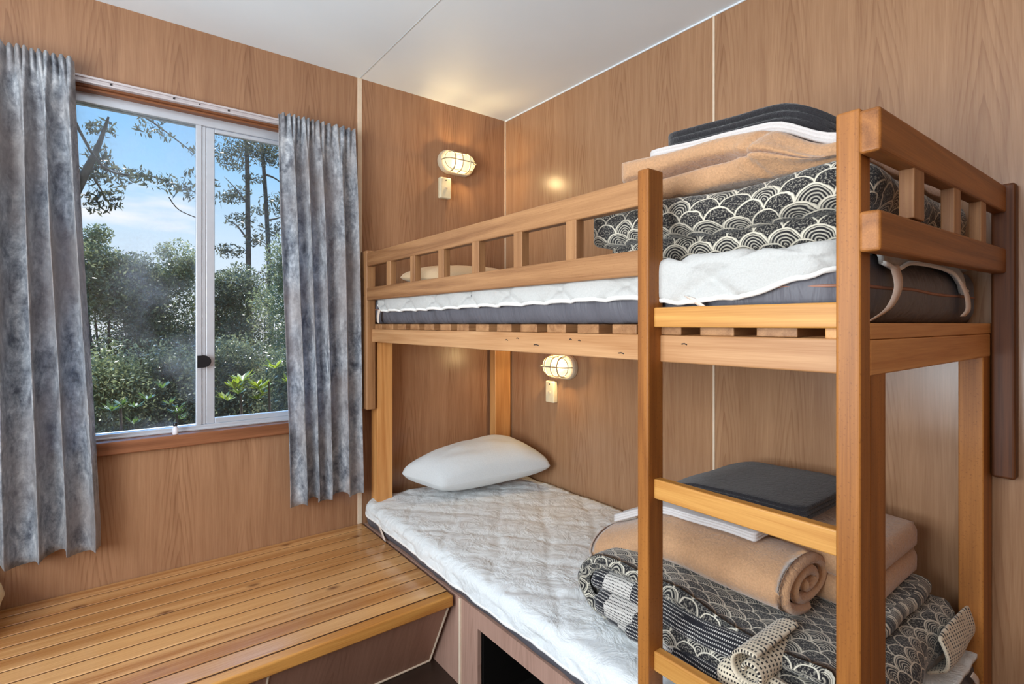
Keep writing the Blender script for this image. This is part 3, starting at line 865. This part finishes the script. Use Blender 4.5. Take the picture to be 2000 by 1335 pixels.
def interp(pts):
    def f(y):
        if y >= pts[0][0]: return pts[0][1]
        for (a, za), (b, zb) in zip(pts, pts[1:]):
            if y >= b:
                u = (y-a)/(b-a); u = u*u*(3-2*u); return za+(zb-za)*u
        return pts[-1][1]
    return f
up_t, _, _ = protector('mattress_protector', 'white quilted protector on the upper bunk mattress, one corner lifted', -.805, -.03, -1.925, -.14, 1.443,
    interp([(-.14, 1.40), (-.20, 1.363), (-.5, 1.362), (-1.0, 1.364), (-1.5, 1.366), (-1.66, 1.352), (-1.78, 1.360), (-1.87, 1.385), (-1.925, 1.402)]), M['topper'], .004, 3., quilt=.17)
def strap(parent, pts, w, wdir, mat='strap'):
    m = Mesh(); vs = []; P = catmull(pts, 6); wd = Vector(wdir)
    for p in P:
        p = Vector(p); vs.append(tuple(p-wd*w/2)); vs.append(tuple(p+wd*w/2))
    fs = [(2*i, 2*i+1, 2*i+3, 2*i+2) for i in range(len(P)-1)]
    o = obj('elastic_strap', m.add(vs, fs), M[mat], parent, smooth=True, solid=.0015)
    o['label'] = 'pale elastic corner strap'; return o
# front left corner strap, front right strap, two end straps
strap(up_t, [(-.809, -.205, 1.365), (-.806, -.185, 1.34), (-.797, -.165, 1.312)], .022, (0, 1, .3))
strap(up_t, [(-.808, -1.665, 1.360), (-.802, -1.70, 1.335), (-.794, -1.735, 1.312)], .028, (0, .8, .2))
# hanging end flap with two straps at the foot of the mattress
fl = Mesh(); vs = []; nf = 30
for i in range(nf+1):
    u = i/nf; x = -.70+.52*u
    zb = 1.408-.012*math.sin(u*PI)*-1-.016*(u > .93)-.012*math.exp(-((u-.12)/.08)**2)-.02*math.exp(-((u-.93)/.09)**2)
    for k in range(6):
        q = k/5; yv = -1.925-.028*math.sin(q*PI/2); zv = 1.444+(zb-1.444)*(1-math.cos(q*PI/2))
        vs.append((x, yv, zv))
fs = [(i*6+k, i*6+k+1, (i+1)*6+k+1, (i+1)*6+k) for i in range(nf) for k in range(5)]
obj('end_flap', fl.add(vs, fs), M['topper'], up_t, smooth=True, solid=.006)
obj('hem', Mesh().tube([(vs[i*6+5][0], vs[i*6+5][1]-.001, vs[i*6+5][2]) for i in range(nf+1)], .004, 8), M['hem'], up_t, smooth=True)
strap(up_t, [(-.655, -1.955, 1.405), (-.66, -1.962, 1.37), (-.69, -1.958, 1.335), (-.735, -1.945, 1.313)], .040, (1, 0, .15))
strap(up_t, [(-.24, -1.955, 1.400), (-.215, -1.96, 1.37), (-.195, -1.958, 1.34), (-.20, -1.95, 1.325)], .040, (1, 0, 0))

low_t, _, _ = protector('mattress_protector', 'crumpled pale grey quilted protector over the lower mattress', -.818, -.02, -1.955, -.045, .538,
    interp([(-.045, .50), (-.12, .484), (-.3, .478), (-.9, .468), (-1.4, .474), (-1.955, .476)]), M['topperlow'], .0048, 8., dropx=.002, quilt=.23, r=.034, fine=12., qa=.0045)
strap(low_t, [(-.818, -.215, .484), (-.812, -.235, .455), (-.806, -.25, .424)], .024, (0, 1, 0))
strap(low_t, [(-.16, -1.958, .52), (-.13, -1.962, .49), (-.13, -1.958, .45)], .026, (1, 0, 0))

# ================================================================== PILLOWS
def pillow(name, label, corners, thick, mat, seed, n=36):
    """corners: back-left, back-right, front-right, front-left of the mid surface"""
    A, B, C_, D = [Vector(c) for c in corners]
    nrm = (B-A).cross(D-A).normalized()
    if nrm.z < 0: nrm = -nrm
    top = []; bot = []
    for j in range(n+1):
        for i in range(n+1):
            u, v = i/n, j/n
            # pull the edge mid points inwards slightly so corners stay as ears
            pu, pv = u*2-1, v*2-1
            k = .045
            uu = .5+.5*pu*(1-k*(1-pv*pv)); vv = .5+.5*pv*(1-k*1.2*(1-pu*pu))
            cut = 1-.075*(abs(pu)*abs(pv))**5; uu = .5+(uu-.5)*cut; vv = .5+(vv-.5)*cut
            p = A*(1-uu)*(1-vv)+B*uu*(1-vv)+C_*uu*vv+D*(1-uu)*vv
            h = ((1-abs(pu)**2.6)*(1-abs(pv)**2.6))
            h = max(0, h)**.46
            w1 = .006*ns((u*3, v*3, seed), 2, seed)*h
            top.append(tuple(p+nrm*(thick*.62*h+w1+.0012))); bot.append(tuple(p-nrm*(thick*.38*h+.0012)))
    N = (n+1)**2; fs = []
    for j in range(n):
        for i in range(n):
            a = j*(n+1)+i; fs.append((a, a+n+1, a+n+2, a+1)); fs.append((N+a, N+a+1, N+a+n+2, N+a+n+1))
    for i in range(n):
        fs.append((i, i+1, N+i+1, N+i)); a = n*(n+1)+i; fs.append((a, N+a, N+a+1, a+1))
        a = i*(n+1); fs.append((a, N+a, N+a+n+1, a+n+1)); a = i*(n+1)+n; fs.append((a, a+n+1, N+a+n+1, N+a))
    m = Mesh().add(top+bot, fs)
    o = obj(name, m, mat, None, loc=tuple((A+C_)/2-Vector((0, 0, thick*.4))), smooth=True)
    return tag(o, label, 'pillow')
pillow('pillow', 'plain pale grey pillow at the head of the lower bed', [(-.67, -.07, .632), (-.06, -.075, .700), (-.045, -.455, .645), (-.56, -.285, .600)], .185, M['pillow'], 1.)
pillow('pillow', 'beige pillow behind the guard rail on the upper bunk', [(-.66, -.04, 1.52), (-.12, -.04, 1.54), (-.12, -.40, 1.495), (-.64, -.38, 1.495)], .10, M['pillowb'], 2.)
pillow('pillow', 'cream cushion edge at the left end of the bench', [(-2.40, -.06, .56), (-1.935, -.06, .50), (-1.93, -.26, .50), (-2.40, -.40, .52)], .17, M['cream'], 3.)

# ================================================================== UPPER STACK
def drop(y, a=-1.74, w=.14):
    q = min(1, max(0, (-y+a)/w)); return .055*q*q*(3-2*q)
def humpz(x, y): return .010*math.sin((y+1.35)/-.6*PI)
def wu(scale=1., seed=1., amp=.006, tilt=0.):
    def f(x, y, z):
        k = min(1, max(0, (z-1.45)/.12))
        return (x+amp*ns((x, y, z), 8, seed), y+amp*ns((x, y, z), 8, seed+5), z+k*(humpz(x, y)*scale+tilt*(y+1.6))+amp*.6*ns((x, y, 0), 6, seed+9))
    return f
du = thing('duvet', 'folded duvet with black and cream scale print on the upper bunk', 'duvet', (-.4, -1.65, 1.445))
obj('folded_layer', slab(-.70, -.07, -1.93, -1.345, 1.446, 1.506, 1, .06, .9, warp=wu(.3, 2, .010)), M['scal'], du, smooth=True)
obj('folded_layer', slab(-.74, -.06, -1.94, -1.315, 1.500, 1.588, 1, .07, .9, warp=wu(-.6, 3, .014)), M['scal'], du, smooth=True)
# fleece: two thick layers, the crease between them dying out towards the right
def fleece_warp(x, y, z):
    g = wu(.3, 6, .008)(x, y, z)
    zc = 1.637
    fade = 1/(1+math.exp(-(y+1.70)/.015))
    side = math.exp(-((x+.70)/.06)**2)
    cr = .035*math.exp(-((z-zc)/.006)**2)*fade*side
    fill = .026*math.exp(-((z-zc)/.020)**2)*(1-fade)*side
    nub = .016*math.exp(-((y+1.75)/.035)**2-((z-zc)/.03)**2)*side
    pk = .014*math.exp(-((y+1.722+.8*abs(z-zc))/.008)**2)*side
    top = max(0, min(1, (z-1.60)/.06))
    return (g[0]+cr-fill-nub+pk, g[1], g[2]+.02*max(0, y+1.75)/.3*top-drop(y)*top+.006*math.sin(y*11)*math.exp(-((z-zc)/.03)**2))
fb = slab(-.70, -.10, -1.905, -1.385, 1.590, 1.684, 2, .05, .9, warp=fleece_warp, nz=18, seg=.008)
tag(obj('fleece_blanket', fb, M['fleece'], loc=(-.4, -1.65, 1.590), smooth=True), 'folded tan fleece blanket on the upper bunk duvet', 'blanket')
def wt(dz, seed):
    def f(x, y, z):
        return (x+.006*ns((x, y, z*3), 7, seed), y+.004*ns((x, y, z), 7, seed+2), z+.4*humpz(x, y)+.004*ns((x, y, 0), 9, seed)+.02*max(0, y+1.75)/.3-drop(y))
    return f
tag(obj('folded_sheet', slab(-.65, -.13, -1.89, -1.430, 1.686, 1.708, 3, .04, .9, warp=wt(0, 4), nz=5), M['sheet'], loc=(-.4, -1.65, 1.686), smooth=True), 'folded white sheets under the upper towel', 'sheet')
tag(obj('towel', slab(-.625, -.20, -1.84, -1.455, 1.709, 1.752, 3, .06, 1., warp=wt(0, 8), nz=8), M['towel'], loc=(-.4, -1.65, 1.709), smooth=True), 'folded charcoal towel on top of the upper bunk stack', 'towel')

# ================================================================== LOWER STACK
dl = thing('duvet', 'rolled and folded scale-print duvet with dashed reverse on the lower bed', 'duvet', (-.4, -1.6, .545))
def place_y(s, p, q): return (s, p, q)      # path in the y-z plane, swept along x
def wlo(seed, amp=.008):
    def f(x, y, z): return (x+amp*ns((x, y, z), 7, seed), y+amp*ns((x, y, z), 8, seed+4), z+amp*.7*ns((x, y, 0), 8, seed+7)*(z > .57))
    return f
# outer layer wraps round the left end like a letter C
pathC = [(-1.86, .672), (-1.70, .672), (-1.55, .690), (-1.42, .700), (-1.33, .688), (-1.275, .650), (-1.262, .608), (-1.30, .572), (-1.40, .564), (-1.62, .566), (-1.86, .568)]
obj('outer_cover', ribbon(pathC, .036, -.70, -.10, place_y, nu=34, warp=wlo(3, .011), taper=.03, flip=True, tvar=.5), M['scal2'], dl, smooth=True)
# lower, wider layer reaching the foot of the bed
obj('folded_layer', slab(-.735, -.09, -1.93, -1.50, .552, .655, 1, .07, .8, warp=wlo(5, .014)), M['scal2'], dl, smooth=True)
obj('folded_layer', slab(-.66, -.08, -1.865, -1.50, 0.600, .676, 1, .06, .8, warp=wlo(6, .012)), M['scal2'], dl, smooth=True)
# inner dashed layers peeping out of the front
def roll(name, zc, xc, ya, yb, rr, mat, sd, lab=None, squash=.8):
    m = Mesh(); vs = []; fs = []; uv = []; N = 22; K = 46
    for j in range(K+1):
        q = j/K; y = ya+(yb-ya)*q
        e = min(q, 1-q)*abs(yb-ya); f = math.sqrt(max(0.02, 1-(1-min(1, e/(rr*.8)))**2))
        for k in range(N):
            a = 2*PI*k/N
            rw = rr*f*(1+.22*mn.noise(Vector((math.cos(a)*1.6, math.sin(a)*1.6, y*5+sd))))
            x_ = xc+.012*math.sin(y*13+sd)
            z_ = zc(y) if callable(zc) else zc
            vs.append((x_+rw*math.cos(a), y, z_+rw*squash*math.sin(a)))
    for j in range(K):
        for k in range(N):
            fs.append((j*N+k, j*N+(k+1) % N, (j+1)*N+(k+1) % N, (j+1)*N+k))
            l = abs(yb-ya)/K; w_ = 2*PI*rr/N
            uv.append(((j*l, k*w_), (j*l, (k+1)*w_), ((j+1)*l, (k+1)*w_), ((j+1)*l, k*w_)))
    fs.append(tuple(range(N))); uv.append([(0, 0)]*N); fs.append(tuple(K*N+k for k in reversed(range(N)))); uv.append([(0, 0)]*N)
    o = obj(name, m.add(vs, fs, uv), mat, dl, smooth=True)
    if lab: o['label'] = lab
    return o
roll('reverse_fold', lambda y: .650-.03*(y+1.5), -.685, -1.30, -1.745, .034, M['stripe'], 1, 'black dashed reverse side')
roll('reverse_fold', lambda y: .615-.03*(y+1.5), -.70, -1.335, -1.80, .032, M['stripe'], 4, 'black dashed reverse side')
roll('reverse_fold', lambda y: .585-.02*(y+1.5), -.705, -1.36, -1.70, .026, M['stripe'], 7, 'black dashed reverse side')
roll('reverse_fold', lambda y: .600-.05*(y+1.6), -.735, -1.45, -1.70, .026, M['stripe'], 9, 'black dashed reverse side')
# rolled end of the dashed border
spi = []
for k in range(26):
    a = k/25*2.6*PI; rr = .010+.030*k/25; spi.append((-1.765+rr*math.cos(a), .672+rr*.9*math.sin(a)))
o_ = obj('border_roll', ribbon(spi, .008, -.775, -.60, place_y, nu=14, taper=.006, flip=True, k=2), M['creamdash'], dl, smooth=True)
o_['label'] = 'cream border with black dashes'
roll('border_fold', lambda y: .632, -.748, -1.69, -1.85, .034, M['creamdash'], 12, 'cream border with black dashes')
# white dashed hem at the far foot corner
o_ = obj('hem_border', ribbon([(-1.915, .556), (-1.940, .575), (-1.945, .605), (-1.935, .640)], .008, -.30, -.055, place_y, nu=14, taper=.006, flip=True, warp=wlo(11, .012)), M['creamdash'], dl, smooth=True)
o_['label'] = 'cream border with black dashes'

# fleece blanket rolled at its near end
fpath = []
rc = (-.51, .758)
for k in range(44):
    a = -PI*.9+k/43*4.4*PI; rr = .006+.050*(k/43)**.9; fpath.append((rc[0]+rr*math.cos(a)*1.95, rc[1]+rr*.95*math.sin(a)))
def ldrop(y):
    q = min(1, max(0, (y+1.45)/.26)); return .095*q*q*(3-2*q)
def wfl(x, y, z):
    s = (y+1.80)
    return (x+.006*ns((x, y, z), 6, 3), y, z-ldrop(y)+.006*ns((x, y, z), 5, 8))
def place_x(s, p, q): return (p, s, q)
ft = thing('fleece_blanket', 'rolled tan fleece blanket on the lower bed stack', 'blanket', (-.4, -1.5, .72))
obj('roll', ribbon(fpath, .023, -1.765, -1.215, place_x, nu=36, warp=wfl, taper=.012, k=2, tvar=.3), M['fleece'], ft, smooth=True)
obj('folded_layers', slab(-.44, -.085, -1.85, -1.225, .690, .815, 2, .05, .7, warp=wfl, nz=10), M['fleece'], ft, smooth=True)
def wsl(x, y, z): return (x+.004*ns((x, y, z*3), 7, 2), y, z-ldrop(y)*.95-.008+.005*ns((x, y, 0), 7, 8))
tag(obj('folded_sheet', slab(-.555, -.14, -1.665, -1.245, .826, .846, 3, .015, .8, warp=wsl, nz=5), M['sheet'], loc=(-.35, -1.45, .826), smooth=True), 'folded white sheets on the lower bed stack', 'sheet')
def wtl(x, y, z): return (x, y, z-ldrop(y)*.9+.006*ns((x, y, 0), 5, 8)+.03*max(0, -y-1.5)+.01*(x+.3))
tag(obj('towel', slab(-.44, -.10, -1.72, -1.33, .847, .880, 3, .03, .8, warp=wtl, nz=6), M['towel'], loc=(-.3, -1.5, .847), smooth=True), 'folded charcoal towel on the lower bed stack', 'towel')

# ================================================================== OUTSIDE
GZ = -.45
tag(obj('ground', Mesh().box((-14, .12, GZ-.1), (18, 30, GZ)), M['soil']), 'leaf-littered ground outside the window', 'ground')['kind'] = 'structure'
Fv = Vector((math.sin(YAW), math.cos(YAW), 0)); Rv = Vector((math.cos(YAW), -math.sin(YAW), 0))
def at(px, py, d): return Vector((CX, CY, CZ))+Fv*d+Rv*((px-1000)/1022*d)+Vector((0, 0, (632-py)/1022*d))

def leaves(centres, radii, counts, size, mat, seed, squash=(1, 1, 1), shell=.0, aspect=.38, droop=0.):
    """one numpy leaf cloud: little folded leaves scattered in clumps"""
    g = np.random.default_rng(seed); V = []; n_tot = 0
    for c, r, n in zip(centres, radii, counts):
        d = g.normal(size=(n, 3)); d /= np.linalg.norm(d, axis=1)[:, None]
        rad = r*(shell+(1-shell)*g.random(n)**.45)
        P = np.array(c)[None]+d*rad[:, None]*np.array(squash)[None]
        ax = g.normal(size=(n, 3)); ax[:, 2] -= droop; ax /= np.linalg.norm(ax, axis=1)[:, None]
        b = np.cross(ax, g.normal(size=(n, 3))); b /= np.linalg.norm(b, axis=1)[:, None]
        s = size*(.6+.8*g.random(n))[:, None]
        V.append(np.stack([P-ax*s, P+b*s*aspect, P+ax*s, P-b*s*aspect], 1).reshape(-1, 3)); n_tot += n
    V = np.concatenate(V)
    return V
def leafobj(name, V, mat, parent):
    L = np.array(parent['_L']); n = len(V)//4
    me = bpy.data.meshes.new(name); me.vertices.add(len(V)); me.vertices.foreach_set('co', (V-L).ravel())
    me.loops.add(n*4); me.polygons.add(n)
    me.loops.foreach_set('vertex_index', np.arange(n*4)); me.polygons.foreach_set('loop_start', np.arange(0, n*4, 4))
    me.polygons.foreach_set('loop_total', np.full(n, 4)); me.materials.append(mat); me.update(calc_edges=True)
    o = bpy.data.objects.new(name, me); COL.objects.link(o); o.parent = parent; return o

bush_spots = [ # px, top py, depth, width m, mat, label
    (190, 425, 6.2, 1.3, 'leaf', 'tall bushy shrub outside at the left of the window'),
    (270, 510, 6.6, 1.1, 'leafd', 'dark shrub outside in the middle of the left pane'),
    (355, 465, 7.2, 1.4, 'leaf', 'round shrub outside beside the window mullion'),
    (460, 530, 7.6, 1.5, 'leafd', 'dark shrub outside under the two tall trunks'),
    (580, 480, 7.0, 1.5, 'leaf', 'shrub outside behind the right curtain edge'),
    (215, 690, 4.6, .9, 'leaf', 'low shrub outside near the left curtain'),
    (330, 700, 4.9, .9, 'leafd', 'low dark shrub outside behind the sill bottle'),
    (455, 690, 5.0, .9, 'leafd', 'low dark shrub outside right of the window latch'),
    (570, 680, 4.8, .9, 'leafd', 'low shrub outside low in the right pane'),
]
for i, (px, py, d, wd, mt, lab) in enumerate(bush_spots):
    top = at(px, py-10, d); base = Vector((top.x, top.y, GZ)); H = top.z-GZ
    t_ = thing('shrub', lab, 'shrub', tuple(base), 'shrubs outside the window')
    g = np.random.default_rng(40+i); cs = []; rs = []; ct = []
    for k in range(46):
        q = g.random()**.8; a = g.random()*2*PI; rr = wd*.55*g.random()**.5*(1-.75*max(0, q-.45)*2*.9)
        c = (base.x+rr*math.cos(a), base.y+rr*math.sin(a)*.8, GZ+H*(.08+.86*q)); r = .16+.22*g.random()
        cs.append(c); rs.append(r*(.75 if q > .8 else 1.1)); ct.append(int(560*(r/.3)**2)+90)
    leafobj('foliage', leaves(cs, rs, ct, .023 if d > 5.5 else .017, None, 90+i), M[mt], t_)
    st_ = Mesh()
    for k in range(5):
        c = cs[k*7]; st_.tube([tuple(base+Vector((.05*k-.1, 0, 0))), tuple((base+Vector(c))/2+Vector((.05, .03, .1))), c], [.022, .015, .006], 6)
    obj('stem', st_, M['bark'], t_, smooth=True)

# bright rosette plants
def rosette(px, py, d, r, n, lab, mat='leafb'):
    c = at(px, py, d); g = np.random.default_rng(int(px)); V = []
    t_ = thing('leafy_plant', lab, 'plant', (c.x, c.y, GZ), 'leafy plants outside')
    for h in range(7):
        cc = np.array([c.x, c.y, c.z])+g.normal(size=3)*np.array([r*.9, r*.5, r*.55])
        for k in range(n):
            a = 2*PI*k/n+g.random(); el = .25+.6*g.random(); L = r*(.6+.4*g.random())
            dx = np.array([math.cos(a)*math.cos(el), math.sin(a)*math.cos(el), math.sin(el)]); sd = np.array([-math.sin(a), math.cos(a), 0])
            V += [cc, cc+dx*L*.6+sd*L*.13, cc+dx*L, cc+dx*L*.6-sd*L*.13]
    leafobj('rosette_leaves', np.array(V), M[mat], t_)
    obj('stem', Mesh().tube([(c.x, c.y, GZ), (c.x+.02, c.y, (c.z+GZ)/2), (c.x, c.y, c.z)], [.015, .012, .008], 6), M['bark'], t_, smooth=True)
rosette(525, 745, 3.9, .13, 16, 'bright yellow-green leafy plant low in the right pane')
rosette(470, 770, 3.8, .09, 14, 'small bright green leafy plant beside the mullion')
rosette(235, 790, 3.7, .10, 12, 'green leafy plant low beside the left curtain', 'leafm')
rosette(345, 805, 3.8, .08, 12, 'green leafy plant just above the sill bottle', 'leafm')

# tall trees beyond
def tree(lab, d, trunk, rads, clumps, limbs, mat, size, seed, squash=(1, 1, .55), droop=0., dens=1.):
    T = [at(px, py, d) for px, py in trunk]
    base = Vector((T[0].x, T[0].y, GZ))
    t_ = thing('tree', lab, 'tree', tuple(base), 'tall trees outside')
    pts = catmull([tuple(base)]+[tuple(p) for p in T], 5)
    rr = [rads[0]+(rads[1]-rads[0])*i/(len(pts)-1) for i in range(len(pts))]
    m = Mesh().tube(pts, rr, 8)
    for L in limbs:
        P = catmull([tuple(at(px, py, d+.3*k)) for k, (px, py) in enumerate(L[1])], 4)
        m.tube(P, [L[0]+(.006-L[0])*i/(len(P)-1) for i in range(len(P))], 6)
    obj('trunk', m, M['bark'], t_, smooth=True)
    g = random.Random(seed)
    cs = [tuple(at(px, py, d+g.uniform(-.4, .4))) for px, py, r, n in clumps]
    leafobj('crown', leaves(cs, [1.25*r/1022*d for _, _, r, _ in clumps], [int(n*dens) for _, _, _, n in clumps], size, None, seed, squash, 0, .3, droop), M[mat], t_)
tree('slender tall tree outside, left of the twin trunks', 13, [(487, 640), (485, 480), (483, 330), (480, 262)], (.085, .04),
     [(478, 285, 42, 900), (455, 318, 26, 420), (505, 300, 36, 700), (450, 385, 22, 380), (470, 430, 26, 380), (448, 490, 24, 400), (500, 470, 20, 250), (455, 540, 26, 420), (478, 560, 24, 320), (440, 300, 22, 300), (470, 375, 20, 220), (495, 350, 18, 200)],
     [(.03, [(485, 400), (462, 370), (438, 345)]), (.03, [(485, 470), (462, 440), (440, 430)])], 'leafg', .05, 3, (1, 1, .5), 0., .62)
tree('slender tall tree outside, right of the twin trunks', 13.5, [(530, 640), (524, 480), (516, 340), (508, 262)], (.08, .035),
     [(515, 292, 36, 620), (538, 310, 26, 380), (545, 395, 30, 480), (565, 415, 26, 420), (540, 452, 34, 500), (572, 480, 22, 300), (510, 410, 18, 220), (556, 525, 26, 400), (575, 555, 28, 420), (525, 540, 22, 280)],
     [(.035, [(516, 340), (540, 350), (575, 380)]), (.03, [(520, 430), (545, 425), (570, 410)])], 'leafg', .05, 4, (1, 1, .5), 0., .62)
tree('gum tree outside at the left with a sloping broken limb', 7., [(60, 600), (110, 450), (160, 350), (190, 290), (212, 228)], (.12, .012),
     [(205, 250, 18, 130), (188, 300, 20, 200), (182, 345, 24, 300), (214, 380, 20, 130), (190, 395, 22, 190), (225, 400, 14, 60), (235, 345, 20, 120), (255, 340, 16, 90), (205, 320, 16, 150), (178, 250, 12, 70)],
     [(.02, [(170, 335), (200, 325), (230, 335), (262, 352)]), (.012, [(185, 350), (200, 375), (215, 400)])], 'leafg', .045, 5, (1, 1, .9), .8, .55)
tree('leafy gum tree outside whose branch tips hang across the left pane', 6., [(-60, 640), (-40, 420), (20, 200), (120, 120)], (.10, .05),
     [(300, 240, 22, 110), (320, 262, 18, 80), (280, 258, 14, 50), (275, 340, 16, 70), (300, 352, 18, 90), (325, 355, 20, 120), (350, 365, 20, 140), (378, 375, 22, 150), (372, 340, 12, 50), (375, 290, 14, 50), (390, 300, 14, 60), (420, 380, 30, 100)],
     [(.02, [(120, 120), (220, 190), (300, 240), (380, 300)]), (.018, [(120, 180), (200, 325), (300, 345), (380, 375)]), (.006, [(330, 385), (350, 410), (392, 428)])], 'leafg', .038, 6, (1, 1, .8), .8, .38)

for o in bpy.data.objects:
    if '_L' in o: del o['_L']
